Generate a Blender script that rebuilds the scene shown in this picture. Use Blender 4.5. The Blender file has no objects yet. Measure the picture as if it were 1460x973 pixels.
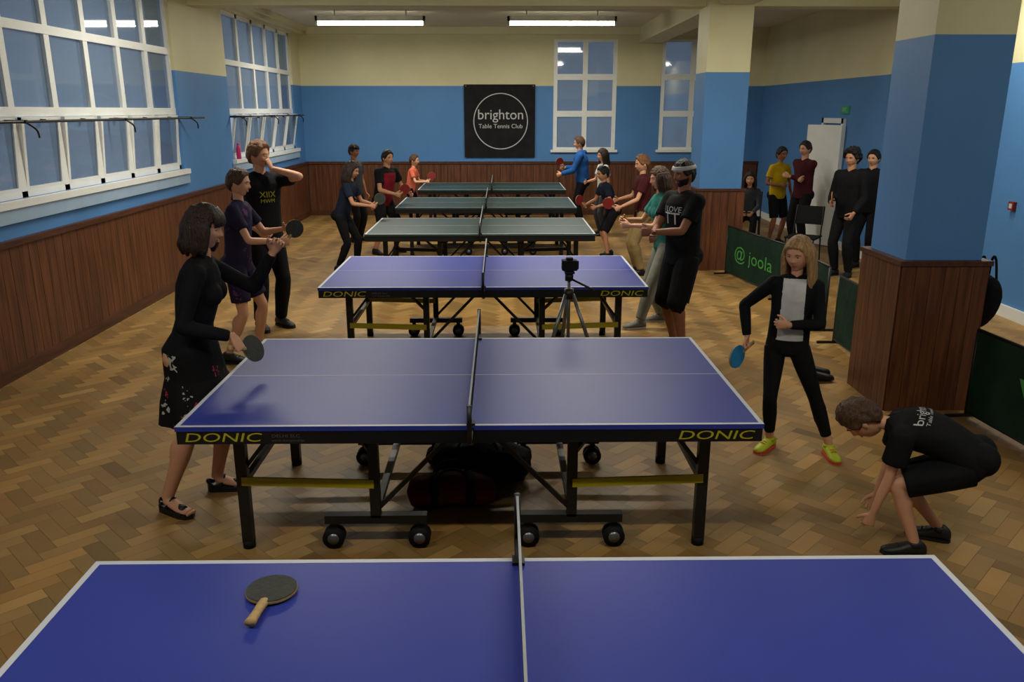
import bpy, math, random, time
from mathutils import Vector, Matrix
from mathutils.bvhtree import BVHTree
from mathutils import noise as mnoise
random.seed(7)
V=Vector
T0=time.time()
scene=bpy.context.scene
COL=scene.collection

# ---------------------------------------------------------------- materials
def lin(r,g,b):
    f=lambda c:(c/255/12.92) if c/255<=.04045 else ((c/255+.055)/1.055)**2.4
    return (f(r),f(g),f(b),1)
def mat(name,rgb,rough=.6,spec=.4,metal=0,var=.15,vs=6,bump=0,bs=20,stretch=None,coat=0,emit=None):
    m=bpy.data.materials.new(name); m.use_nodes=True
    nt=m.node_tree; N=nt.nodes; L=nt.links
    p=N['Principled BSDF']
    c=lin(*rgb)
    p.inputs['Roughness'].default_value=rough
    p.inputs['Specular IOR Level'].default_value=spec
    p.inputs['Metallic'].default_value=metal
    if coat: p.inputs['Coat Weight'].default_value=coat
    tc=N.new('ShaderNodeTexCoord'); mp=N.new('ShaderNodeMapping')
    L.new(tc.outputs['Object'],mp.inputs['Vector'])
    if stretch: mp.inputs['Scale'].default_value=stretch
    n=N.new('ShaderNodeTexNoise'); n.inputs['Scale'].default_value=vs; n.inputs['Detail'].default_value=4
    L.new(mp.outputs[0],n.inputs['Vector'])
    r=N.new('ShaderNodeValToRGB')
    r.color_ramp.elements[0].position=.3; r.color_ramp.elements[1].position=.7
    r.color_ramp.elements[0].color=tuple(x*(1-var) for x in c[:3])+(1,)
    r.color_ramp.elements[1].color=tuple(min(1,x*(1+var)) for x in c[:3])+(1,)
    L.new(n.outputs['Fac'],r.inputs[0]); L.new(r.outputs[0],p.inputs['Base Color'])
    if bump:
        n2=N.new('ShaderNodeTexNoise'); n2.inputs['Scale'].default_value=bs; n2.inputs['Detail'].default_value=3
        L.new(mp.outputs[0],n2.inputs['Vector'])
        b=N.new('ShaderNodeBump'); b.inputs['Strength'].default_value=bump; b.inputs['Distance'].default_value=.02
        L.new(n2.outputs['Fac'],b.inputs['Height']); L.new(b.outputs[0],p.inputs['Normal'])
    if emit:
        p.inputs['Emission Color'].default_value=c; p.inputs['Emission Strength'].default_value=emit
    return m
def cloth(name,rgb,**k):
    return mat(name,rgb,rough=.85,spec=.15,var=.25,vs=5,bump=.6,bs=9,**k)
def wallmat():
    m=mat('wall_paint',(78,128,184),rough=.55,spec=.3,var=.05,vs=1.5,bump=.05,bs=30)
    nt=m.node_tree;N=nt.nodes;L=nt.links;p=N['Principled BSDF']
    old=p.inputs['Base Color'].links[0].from_socket
    g=N.new('ShaderNodeNewGeometry');s=N.new('ShaderNodeSeparateXYZ');L.new(g.outputs['Position'],s.inputs[0])
    mt=N.new('ShaderNodeMath');mt.operation='GREATER_THAN';mt.inputs[1].default_value=2.66;L.new(s.outputs['Z'],mt.inputs[0])
    nz=N.new('ShaderNodeTexNoise');nz.inputs['Scale'].default_value=.9;nz.inputs['Detail'].default_value=6
    L.new(g.outputs['Position'],nz.inputs['Vector'])
    r=N.new('ShaderNodeValToRGB');r.color_ramp.elements[0].position=.3;r.color_ramp.elements[1].position=.7
    r.color_ramp.elements[0].color=lin(202,196,156);r.color_ramp.elements[1].color=lin(218,212,174)
    L.new(nz.outputs['Fac'],r.inputs[0])
    mx=N.new('ShaderNodeMix');mx.data_type='RGBA'
    L.new(mt.outputs[0],mx.inputs[0]);L.new(old,mx.inputs[6]);L.new(r.outputs[0],mx.inputs[7])
    L.new(mx.outputs[2],p.inputs['Base Color'])
    return m
def woodmat(name,rgb,axis='Z',rough=.45):
    st={'Z':(9,9,.7),'X':(.7,9,9),'Y':(9,.7,9)}[axis]
    m=mat(name,rgb,rough=rough,spec=.4,var=.45,vs=3,bump=.1,bs=6,stretch=st)
    return m
def floormat():
    m=mat('parquet',(150,110,60),rough=.42,spec=.35,var=.1,vs=3)
    nt=m.node_tree;N=nt.nodes;L=nt.links;p=N['Principled BSDF']
    a=N.new('ShaderNodeVertexColor');a.layer_name='Col'
    g=N.new('ShaderNodeNewGeometry')
    nz=N.new('ShaderNodeTexNoise');nz.inputs['Scale'].default_value=.7;nz.inputs['Detail'].default_value=5
    L.new(g.outputs['Position'],nz.inputs['Vector'])
    r=N.new('ShaderNodeValToRGB');r.color_ramp.elements[0].position=.3;r.color_ramp.elements[1].position=.7
    r.color_ramp.elements[0].color=(.74,.71,.66,1);r.color_ramp.elements[1].color=(1.1,1.1,1.05,1)
    L.new(nz.outputs['Fac'],r.inputs[0])
    mx=N.new('ShaderNodeMix');mx.data_type='RGBA';mx.blend_type='MULTIPLY';mx.inputs[0].default_value=1
    L.new(a.outputs['Color'],mx.inputs[6]);L.new(r.outputs[0],mx.inputs[7]);L.new(mx.outputs[2],p.inputs['Base Color'])
    r2=N.new('ShaderNodeMapRange');r2.inputs[3].default_value=.36;r2.inputs[4].default_value=.62
    L.new(nz.outputs['Fac'],r2.inputs[0]);L.new(r2.outputs[0],p.inputs['Roughness'])
    return m
def glassmat():
    m=bpy.data.materials.new('window_glass');m.use_nodes=True
    nt=m.node_tree;N=nt.nodes;L=nt.links;N.clear()
    o=N.new('ShaderNodeOutputMaterial');t=N.new('ShaderNodeBsdfTransparent');t.inputs[0].default_value=(.85,.9,.95,1)
    g=N.new('ShaderNodeBsdfGlossy');g.inputs['Roughness'].default_value=.04
    d=N.new('ShaderNodeBsdfDiffuse');d.inputs[0].default_value=lin(120,140,165)
    m1=N.new('ShaderNodeMixShader');m1.inputs[0].default_value=.45;L.new(t.outputs[0],m1.inputs[1]);L.new(d.outputs[0],m1.inputs[2])
    m2=N.new('ShaderNodeMixShader');m2.inputs[0].default_value=.10
    L.new(m1.outputs[0],m2.inputs[1]);L.new(g.outputs[0],m2.inputs[2]);L.new(m2.outputs[0],o.inputs[0])
    return m
def patternmat(name,base,c1,c2,scale,thr=.35):
    m=cloth(name,base);nt=m.node_tree;N=nt.nodes;L=nt.links;p=N['Principled BSDF']
    old=p.inputs['Base Color'].links[0].from_socket
    tc=N.new('ShaderNodeTexCoord')
    v=N.new('ShaderNodeTexVoronoi');v.inputs['Scale'].default_value=scale
    nz=N.new('ShaderNodeTexNoise');nz.inputs['Scale'].default_value=scale*2.5
    L.new(tc.outputs['Object'],nz.inputs['Vector'])
    ad=N.new('ShaderNodeMixRGB');ad.inputs[0].default_value=.12;L.new(tc.outputs['Object'],ad.inputs[1]);L.new(nz.outputs['Color'],ad.inputs[2])
    L.new(ad.outputs[0],v.inputs['Vector'])
    lt=N.new('ShaderNodeMath');lt.operation='LESS_THAN';lt.inputs[1].default_value=thr;L.new(v.outputs['Distance'],lt.inputs[0])
    sp=N.new('ShaderNodeSeparateColor');L.new(v.outputs['Color'],sp.inputs[0])
    g2=N.new('ShaderNodeMath');g2.operation='GREATER_THAN';g2.inputs[1].default_value=.5;L.new(sp.outputs[0],g2.inputs[0])
    mc=N.new('ShaderNodeMixRGB');L.new(g2.outputs[0],mc.inputs[0]);mc.inputs[1].default_value=lin(*c1);mc.inputs[2].default_value=lin(*c2)
    g3=N.new('ShaderNodeMath');g3.operation='GREATER_THAN';g3.inputs[1].default_value=.45;L.new(sp.outputs[1],g3.inputs[0])
    mm=N.new('ShaderNodeMath');mm.operation='MULTIPLY';L.new(lt.outputs[0],mm.inputs[0]);L.new(g3.outputs[0],mm.inputs[1])
    mx=N.new('ShaderNodeMixRGB');L.new(mm.outputs[0],mx.inputs[0]);L.new(old,mx.inputs[1]);L.new(mc.outputs[0],mx.inputs[2])
    L.new(mx.outputs[0],p.inputs['Base Color'])
    return m

M_wall=wallmat(); M_floor=floormat(); M_glass=glassmat()
M_wood=woodmat('dark_panelling',(90,52,30)); M_woodrail=woodmat('panel_rail',(74,41,24),'Y'); M_gap=mat('groove_dark',(25,15,10))
M_ceil=mat('ceiling_paint',(210,206,186),rough=.8,var=.05,vs=1)
M_cream=mat('cream_paint',(212,207,170),rough=.6,var=.05,vs=1)
M_white=mat('white_gloss',(226,228,226),rough=.35,var=.03)
M_sill=mat('sill_paint',(150,175,200),rough=.4,var=.05)
M_black=mat('black_steel',(20,20,22),rough=.4,var=.1)
M_rubber=mat('black_rubber',(16,16,17),rough=.7,spec=.2)
M_grey=mat('grey_metal',(120,122,125),rough=.35,metal=.7)
M_yel=mat('yellow_paint',(160,146,20),rough=.5,var=.08)
M_yeltext=mat('yellow_print',(176,168,30),rough=.5,var=.03)
M_lines=mat('white_line',(190,194,204),rough=.5,var=.02)
M_tblue=mat('table_blue',(46,58,146),rough=.42,spec=.28,var=.04,vs=2)
M_tgreen=mat('table_green',(44,66,66),rough=.42,spec=.32,var=.06,vs=2)
M_net=mat('net_black',(14,14,16),rough=.8)
M_tape=mat('net_tape',(150,155,160),rough=.7)
M_lightwood=mat('handle_wood',(170,140,88),rough=.5,var=.15,vs=20,stretch=(1,8,8))
M_red=mat('red_rubber',(120,26,26),rough=.6)
M_bluer=mat('blue_rubber',(40,130,190),rough=.5)
M_darkr=mat('worn_rubber',(50,52,48),rough=.75,var=.2,vs=25,bump=.2,bs=60)
M_banner=cloth('banner_cloth',(30,30,33)); M_print=mat('white_print',(185,185,185),rough=.7,var=.02)
M_barr=cloth('barrier_fabric',(22,46,34)); M_gprint=mat('green_print',(70,150,70),rough=.7)
M_tube=mat('fluorescent',(255,250,225),emit=14)
M_fit=mat('lamp_body',(225,225,215),rough=.4)
M_bag=cloth('bag_black',(22,22,26)); M_bagr=cloth('bag_red',(90,20,30))
M_pink=mat('pink_plastic',(200,40,110),rough=.4)
M_exit=mat('exit_green',(40,120,80),rough=.5,emit=.15)
M_eye=mat('eye_white',(205,198,190),rough=.25,var=.02); M_iris=mat('iris',(45,32,24),rough=.2)
M_lip=mat('lips',(160,92,80),rough=.5,var=.05)
def skin(n,rgb): 
    return mat('skin_'+n,rgb,rough=.5,spec=.35,var=.06,vs=8)
S_fair=skin('fair',(206,152,120)); S_mid=skin('mid',(188,134,102)); S_tan=skin('tan',(146,96,68)); S_pink=skin('pink',(212,162,132))
def hairm(n,rgb): return mat('hair_'+n,rgb,rough=.5,spec=.35,var=.4,vs=10,bump=.8,bs=18,stretch=(6,6,1))
H_dark=hairm('dark',(44,30,23)); H_black=hairm('black',(20,17,16)); H_brown=hairm('brown',(76,52,34)); H_ging=hairm('ginger',(120,80,48)); H_blond=hairm('blond',(164,128,84))
C_black=cloth('black_cotton',(20,20,23)); C_navy=cloth('navy_cotton',(26,33,50)); C_white=cloth('white_cotton',(200,200,200))
C_purple=patternmat('purple_pattern',(36,30,52),(92,56,104),(34,50,92),14,.36)
C_skirt=patternmat('floral_skirt',(18,17,19),(170,170,160),(150,45,70),13,.36)
C_red=cloth('red_sport',(125,26,40)); C_salmon=cloth('salmon_cotton',(200,100,76)); C_blue=cloth('blue_hoodie',(36,84,152))
C_maroon=cloth('maroon_cotton',(70,25,30)); C_khaki=cloth('khaki',(138,118,78)); C_teal=cloth('teal_cotton',(46,112,104)); C_lgrey=cloth('light_grey_cotton',(130,132,122))
C_yellow=cloth('yellow_cotton',(190,155,26)); C_dgrey=cloth('dark_grey',(58,60,66)); C_leg=cloth('leggings',(17,17,20))
M_shoe=mat('black_shoe',(22,22,24),rough=.5); M_trainer=mat('lime_trainer',(175,185,36),rough=.5); M_sole=mat('white_sole',(180,180,175),rough=.6); M_pinkshoe=mat('coral_trim',(200,64,56)); M_greysh=mat('grey_shoe',(112,110,104))

# ---------------------------------------------------------------- mesh builder
class B:
    def __init__(s): s.v=[];s.f=[];s.m=[];s.sm=[];s.mats=[]
    def mi(s,m):
        if m not in s.mats: s.mats.append(m)
        return s.mats.index(m)
    def add(s,vs,fs,m,smooth=False,fn=None):
        o=len(s.v); s.v.extend([V(p) for p in vs])
        i=s.mi(m)
        for f in fs:
            s.f.append([a+o for a in f])
            if fn:
                c=sum((V(vs[a]) for a in f),V((0,0,0)))/len(f)
                mm=fn(c); s.m.append(s.mi(mm) if mm else i)
            else: s.m.append(i)
            s.sm.append(smooth)
    def box(s,c,size,m,R=None):
        c=V(c);hx,hy,hz=[a/2 for a in size]
        vs=[V((x,y,z)) for x in(-hx,hx) for y in(-hy,hy) for z in(-hz,hz)]
        if R is not None: vs=[R@p for p in vs]
        vs=[c+p for p in vs]
        s.add(vs,[(0,1,3,2),(4,6,7,5),(0,4,5,1),(2,3,7,6),(0,2,6,4),(1,5,7,3)],m)
    def bb(s,x0,x1,y0,y1,z0,z1,m): s.box(((x0+x1)/2,(y0+y1)/2,(z0+z1)/2),(abs(x1-x0),abs(y1-y0),abs(z1-z0)),m)
    def beam(s,p1,p2,w,h,m,up=(0,0,1)):
        p1=V(p1);p2=V(p2);d=p2-p1;x=d.normalized();u=V(up)
        if abs(x.dot(u))>.95:u=V((0,1,0))
        y=u.cross(x).normalized();z=x.cross(y)
        R=Matrix((x,y,z)).transposed()
        s.box((p1+p2)/2,(d.length,w,h),m,R)
    def loft(s,rings,m,n=12,smooth=True,fn=None,cap=.3):
        vs=[];fs=[]
        for c,u,v in rings:
            for k in range(n):
                a=2*math.pi*k/n; vs.append(c+u*math.cos(a)+v*math.sin(a))
        for i in range(len(rings)-1):
            for k in range(n):
                k2=(k+1)%n; fs.append((i*n+k,i*n+k2,(i+1)*n+k2,(i+1)*n+k))
        t0=(rings[0][0]-rings[1][0]); t1=(rings[-1][0]-rings[-2][0])
        r0=min(rings[0][1].length,rings[0][2].length);r1=min(rings[-1][1].length,rings[-1][2].length)
        t0=t0.normalized() if t0.length>1e-9 else V((0,0,0)); t1=t1.normalized() if t1.length>1e-9 else V((0,0,0))
        a=len(vs);vs.append(rings[0][0]+t0*r0*cap);vs.append(rings[-1][0]+t1*r1*cap)
        b=(len(rings)-1)*n
        for k in range(n):
            k2=(k+1)%n; fs.append((a,k2,k)); fs.append((a+1,b+k,b+k2))
        s.add(vs,fs,m,smooth,fn)
    def tube(s,pts,rads,m,n=10,k=3,side=None,cap=.5,smooth=True):
        pts=[V(p) for p in pts]
        rads=[(r,r) if not isinstance(r,(tuple,list)) else r for r in rads]
        if k>1 and len(pts)>2:
            P=[];Rr=[]
            for i in range(len(pts)-1):
                p0=pts[max(i-1,0)];p1=pts[i];p2=pts[i+1];p3=pts[min(i+2,len(pts)-1)]
                for j in range(k):
                    t=j/k;t2=t*t;t3=t2*t
                    P.append(.5*((2*p1)+(p2-p0)*t+(2*p0-5*p1+4*p2-p3)*t2+(3*p1-p0-3*p2+p3)*t3))
                    Rr.append(tuple(rads[i][q]*(1-t)+rads[i+1][q]*t for q in(0,1)))
            P.append(pts[-1]);Rr.append(rads[-1]);pts=P;rads=Rr
        rings=[];u=None
        for i,p in enumerate(pts):
            t=(pts[min(i+1,len(pts)-1)]-pts[max(i-1,0)]).normalized()
            if u is None:
                u=V(side) if side is not None else (V((0,0,1)) if abs(t.z)<.9 else V((1,0,0)))
            u=(u-t*u.dot(t))
            if u.length<1e-6: u=t.orthogonal()
            u.normalize(); w=t.cross(u)
            rings.append((p,u*rads[i][0],w*rads[i][1]))
        s.loft(rings,m,n,smooth,None,cap)
    def cyl(s,p1,p2,r,m,n=14,r2=None,smooth=True):
        s.tube([p1,p2],[r,r2 if r2 is not None else r],m,n,1,None,0,smooth)
    def ell(s,c,r,m,R=None,n=14,fn=None):
        vs=[];fs=[];c=V(c);nl=max(6,n//2+1)
        for i in range(nl+1):
            th=math.pi*i/nl
            for k in range(n):
                ph=2*math.pi*k/n
                p=V((math.sin(th)*math.cos(ph)*r[0],math.sin(th)*math.sin(ph)*r[1],math.cos(th)*r[2]))
                if R is not None:p=R@p
                vs.append(c+p)
        for i in range(nl):
            for k in range(n):
                k2=(k+1)%n; fs.append((i*n+k,(i+1)*n+k,(i+1)*n+k2,i*n+k2))
        s.add(vs,fs,m,True,fn)
    def text(s,txt,size,o,right,up,m,sx=1,shear=0,lift=.002,proj=None):
        vs,fs=text_geo(txt);right=V(right).normalized();up=V(up).normalized();nrm=right.cross(up)
        out=[]
        for x,y in vs:
            p=V(o)+right*((x*sx+y*shear)*size)+up*(y*size)
            if proj:
                hit=proj.ray_cast(p+nrm*.3,-nrm,.8)
                if hit[0] is None: hit=proj.find_nearest(p)
                p=hit[0]+nrm*.005
            else: p=p+nrm*lift
            out.append(p)
        s.add(out,fs,m)
    def mesh(s,name):
        me=bpy.data.meshes.new(name); me.from_pydata([tuple(p) for p in s.v],[],s.f)
        for mm in s.mats: me.materials.append(mm)
        me.polygons.foreach_set('material_index',s.m); me.polygons.foreach_set('use_smooth',s.sm)
        me.update(); return me
    def finish(s,name,loc=(0,0,0),rot=0,local=False,bevel=0,parent=None):
        loc=V(loc)
        if not local: s.v=[p-loc for p in s.v]
        ob=bpy.data.objects.new(name,s.mesh(name)); COL.objects.link(ob)
        ob.location=loc; ob.rotation_euler=(0,0,rot)
        if bevel:
            b=ob.modifiers.new('bevel','BEVEL');b.width=bevel;b.segments=2;b.limit_method='ANGLE'
        if parent: ob.parent=parent
        return ob
_tc={}
def text_geo(txt):
    if txt in _tc: return _tc[txt]
    cu=bpy.data.curves.new('t','FONT');cu.body=txt;cu.size=1;cu.align_x='CENTER';cu.align_y='CENTER';cu.resolution_u=3
    ob=bpy.data.objects.new('t',cu);COL.objects.link(ob)
    dg=bpy.context.evaluated_depsgraph_get();dg.update();e=ob.evaluated_get(dg);me=e.to_mesh()
    r=([(v.co.x,v.co.y) for v in me.vertices],[tuple(p.vertices) for p in me.polygons])
    e.to_mesh_clear();bpy.data.objects.remove(ob);bpy.data.curves.remove(cu)
    _tc[txt]=r;return r
def remesh(b,vox,it=3,fac=.5):
    me=b.mesh('tmp');ob=bpy.data.objects.new('tmp',me);COL.objects.link(ob)
    r=ob.modifiers.new('r','REMESH');r.mode='VOXEL';r.voxel_size=vox
    if it:
        sm=ob.modifiers.new('s','SMOOTH');sm.factor=fac;sm.iterations=it
    dg=bpy.context.evaluated_depsgraph_get();dg.update();e=ob.evaluated_get(dg);m2=e.to_mesh()
    vs=[v.co.copy() for v in m2.vertices];fs=[tuple(p.vertices) for p in m2.polygons]
    e.to_mesh_clear();bpy.data.objects.remove(ob);bpy.data.meshes.remove(me)
    return vs,fs

# ---------------------------------------------------------------- room
XL,XR,YB,YF,ZC=-4.1,5.5,17.8,-1.6,3.8
def wall_holes(name,axis,f0,f1,a0,a1,z0,z1,holes):
    b=B();A=sorted({a0,a1}|{h[0] for h in holes}|{h[1] for h in holes});Z=sorted({z0,z1}|{h[2] for h in holes}|{h[3] for h in holes})
    for i in range(len(A)-1):
        for j in range(len(Z)-1):
            ca=(A[i]+A[i+1])/2;cz=(Z[j]+Z[j+1])/2
            if any(h[0]<ca<h[1] and h[2]<cz<h[3] for h in holes): continue
            if axis=='x': b.bb(f0,f1,A[i],A[i+1],Z[j],Z[j+1],M_wall)
            else: b.bb(A[i],A[i+1],f0,f1,Z[j],Z[j+1],M_wall)
    return b.finish(name)
W1=(3.65,10.95,1.44,3.6);W2=(13.0,17.1,1.44,3.62)
wall_holes('wall_left','x',XL-.3,XL,YF-.3,YB+.3,0,ZC,[W1,W2])
BW1=(1.12,2.43,1.37,3.57);BW2=(3.35,4.66,1.37,3.57)
wall_holes('wall_back','y',YB,YB+.3,XL,XR,0,ZC,[BW1,BW2])
wall_holes('wall_right','x',XR,XR+.3,YF-.3,YB+.3,0,ZC,[])
wall_holes('wall_front','y',YF-.3,YF,XL,XR,0,ZC,[])
b=B();b.bb(XL-.3,XR+.3,YF-.3,YB+.3,ZC,ZC+.2,M_ceil);b.finish('ceiling')
def build_floor():
    w=.09;n=3;vs=[];fs=[];cols=[]
    vs+= [(XL-.1,YF-.1,-.003),(XR+.1,YF-.1,-.003),(XR+.1,YB+.1,-.003),(XL-.1,YB+.1,-.003),(XL-.1,YF-.1,-.12),(XR+.1,YF-.1,-.12),(XR+.1,YB+.1,-.12),(XL-.1,YB+.1,-.12)]
    fs+=[(0,1,2,3),(7,6,5,4),(0,4,5,1),(1,5,6,2),(2,6,7,3),(3,7,4,0)];cols+=[(.09,.055,.022)]*6
    c45=math.sqrt(.5);N=int(22/w)
    g=.0009/w
    rng=random.Random(3)
    for y in range(-N,N):
        for kind in(0,1):
            base=(y if kind==0 else y+2*n-1)
            x=base-((base+N)//(2*n))*2*n
            while x<N:
                if kind==0: r=(x+g,x+n-g,y+g,y+1-g)
                else: r=(x+g,x+1-g,y+g,y+n-g)
                cx=(r[0]+r[1])/2*w;cy=(r[2]+r[3])/2*w
                X=(cx-cy)*c45;Y=(cx+cy)*c45
                if XL-.05<X<XR+.05 and YF-.05<Y<YB+.05:
                    o=len(vs)
                    for(px,py)in((r[0],r[2]),(r[1],r[2]),(r[1],r[3]),(r[0],r[3])):
                        px*=w;py*=w;vs.append(((px-py)*c45,(px+py)*c45,0))
                    fs.append((o,o+1,o+2,o+3))
                    k=(1.10 if kind==0 else .84)*(1+rng.gauss(0,.13));k=max(.5,min(1.5,k))  # direction tone puts the grain's differing sheen into the colour; rest is random
                    h=rng.uniform(-.03,.03)
                    cols.append((.315*k,(.183+h*.4)*k,(.058+h*.3)*k))
                x+=2*n
    me=bpy.data.meshes.new('floor');me.from_pydata(vs,[],fs);me.materials.append(M_floor)
    ca=me.color_attributes.new('Col','FLOAT_COLOR','CORNER');data=[]
    for p in me.polygons:
        c=cols[p.index]
        for _ in p.vertices:data+= [c[0],c[1],c[2],1]
    ca.data.foreach_set('color',data);me.update()
    ob=bpy.data.objects.new('floor',me);COL.objects.link(ob)
build_floor()
def pillar(x0,x1,y0,y1):
    b=B();b.bb(x0,x1,y0,y1,0,ZC,M_wall)
    e=.04;b.bb(x0-e,x1+e,y0-e,y1+e,0,1.10,M_gap)
    def boards(p,q,fix,ax,sgn):
        n=max(3,round((q-p)/.11));w=(q-p)/n
        for i in range(n):
            a=p+i*w+.002;c=p+(i+1)*w-.002
            if ax=='y': b.bb(a,c,fix,fix+sgn*.008,.0,1.10,M_wood)
            else: b.bb(fix,fix+sgn*.008,a,c,.0,1.10,M_wood)
    boards(x0-e,x1+e,y0-e,'y',-1);boards(x0-e,x1+e,y1+e,'y',1);boards(y0-e,y1+e,x0-e,'x',-1);boards(y0-e,y1+e,x1+e,'x',1)
    b.bb(x0-e-.02,x1+e+.02,y0-e-.02,y1+e+.02,1.10,1.135,M_woodrail)
    b.finish('pillar')
pillar(2.91,3.46,5.79,6.36);pillar(2.74,3.32,11.4,12.0)
b=B()
for y in(0.1,5.95,11.6):
    b.bb(XL,XR,y,y+.35,3.5,ZC,M_cream)
b.bb(2.85,3.3,YF,YB,3.5,ZC,M_cream)
b.finish('trim_ceiling_beams')
b=B();b.bb(XL,XL+.12,YF,YB,3.66,ZC,M_cream);b.bb(XL+.12,XL+.2,YF,YB,3.72,ZC,M_cream);b.bb(XL+.2,XR,YB-.12,YB,3.66,ZC,M_cream);b.finish('trim_cornice')
b=B();b.bb(XL,XL+.025,YF,YB,0,1.1,M_gap)
y=YF
while y<YB-.06:
    b.bb(XL+.02,XL+.037,y+.003,min(y+.137,YB),.1,1.08,M_wood);y+=.14
b.bb(XL,XL+.05,YF,YB,0,.11,M_woodrail);b.bb(XL,XL+.06,YF,YB,1.08,1.13,M_woodrail)
b.finish('trim_wainscot_left')
b=B();b.bb(XL+.05,XR,YB-.025,YB,0,1.1,M_gap);x=XL+.05
while x<XR-.1:
    b.bb(x+.003,x+.137,YB-.037,YB-.02,.1,1.08,M_wood);x+=.14
b.bb(XL+.05,XR,YB-.05,YB,0,.11,M_woodrail);b.bb(XL+.05,XR,YB-.06,YB,1.08,1.13,M_woodrail);b.finish('trim_wainscot_back')
b=B();b.bb(XR-.025,XR,YF,YB-.05,0,.13,M_white);b.finish('baseboard_right')

def window_left(name,W,cols,rows,tilt):
    b=B();y0,y1,z0,z1=W;xf=XL-.07;fw=.06
    b.bb(xf-.04,xf+.03,y0,y0+fw,z0,z1,M_white);b.bb(xf-.04,xf+.03,y1-fw,y1,z0,z1,M_white)
    b.bb(xf-.04,xf+.03,y0,y1,z0,z0+.05,M_white);b.bb(xf-.04,xf+.03,y0,y1,z1-.06,z1,M_white)
    cw=(y1-y0)/cols
    for z in rows[1:-1]: b.bb(xf-.04,xf+.035,y0,y1,z-.04,z+.04,M_white)
    for i in range(1,cols): b.bb(xf-.04,xf+.03,y0+i*cw-.045,y0+i*cw+.045,z0,z1,M_white)
    for i in range(cols):
        for j in range(len(rows)-1):
            a=y0+i*cw+.045;c=y0+(i+1)*cw-.045;p=rows[j]+.045;q=rows[j+1]-.045
            if j==0:
                R=Matrix.Rotation(math.radians(tilt),3,'Y');o=V((xf+.01,(a+c)/2,p));h=q-p;wd=c-a
                def pb(cy,cz,sy,sz,m,th=.035): b.box(o+R@V((0,cy,cz)),(th,sy,sz),m,R)
                pb(0,.02,wd,.04,M_white);pb(0,h-.02,wd,.04,M_white);pb(-wd/2+.02,h/2,.04,h,M_white);pb(wd/2-.02,h/2,.04,h,M_white)
                pb(0,h/2,wd-.08,h-.08,M_glass,.006)
                b.box(o+R@V((.03,0,h-.03)),(.03,.05,.03),M_black,R)
            else:
                b.bb(xf-.008,xf-.002,a-.01,c+.01,p-.01,q+.01,M_glass)
    b.bb(XL-.1,XL+.06,y0-.05,y1+.05,z0-.06,z0,M_white);b.bb(XL,XL+.04,y0-.05,y1+.05,z0-.18,z0-.06,M_sill)
    b.finish(name)
window_left('window_1',W1,10,[1.44,2.16,2.88,3.6],4)
window_left('window_2',W2,5,[1.44,2.16,2.88,3.62],11)
def window_back(name,W):
    b=B();x0,x1,z0,z1=W;y=YB+.05
    hh=(z1-z0)/3;xm=(x0+x1)/2
    for(a,c)in((x0,x0+.08),(xm-.05,xm+.05),(x1-.08,x1)): b.bb(a,c,y-.04,y+.04,z0,z1,M_white)
    for k in range(4):
        zz=z0+k*hh;t=.06 if k in(1,2) else .05
        b.bb(x0,x1,y-.045,y+.04,max(z0,zz-t),min(z1,zz+t),M_white)
    b.bb(x0,x1,y-.004,y+.002,z0,z1,M_glass)
    b.bb(x0-.05,x1+.05,YB-.06,YB+.1,z0-.05,z0,M_white)
    b.finish(name)
window_back('window_3',BW1);window_back('window_4',BW2)
for (a,c) in((3.2,11.4),(12.9,17.2)):
    b=B();b.cyl((XL+.16,a,2.08),(XL+.16,c,2.08),.012,M_black)
    y=a+.1
    while y<c:
        b.beam((XL+.001,y,2.08),(XL+.18,y,2.08),.03,.03,M_black)
        b.tube([(XL+.16,y,2.08),(XL+.22,y+.05,2.02),(XL+.2,y+.12,1.95)],[.009]*3,M_black,6)
        y+=1.9
    b.finish('window_opener_rod')
# door (standing ajar) + exit sign
b=B();b.bb(XR-.05,XR-.001,13.40,13.48,.0,2.05,M_white);b.bb(XR-.05,XR-.001,14.22,14.30,.0,2.05,M_white);b.bb(XR-.05,XR-.001,13.40,14.30,1.97,2.05,M_white);b.finish('trim_1')
b=B();b.beam((5.44,13.36,.98),(5.14,14.02,.98),.045,1.93,M_white);b.beam((5.2,13.84,1.0),(5.17,13.82,1.0),.02,.12,M_grey);b.finish('door_1',(5.3,13.7,0))
b=B();b.bb(XR-.03,XR-.002,13.3,13.6,2.12,2.24,M_exit);b.text('EXIT',.08,(XR-.03,13.45,2.18),(0,-1,0),(0,0,1),M_print);b.finish('exit_sign')
b=B();b.bb(XR-.04,XR-.002,8.72,8.81,1.14,1.23,M_red);b.bb(XR-.042,XR-.04,8.74,8.79,1.16,1.21,M_print);b.finish('fire_alarm_call_point',(XR-.02,8.76,1.18))
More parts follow.
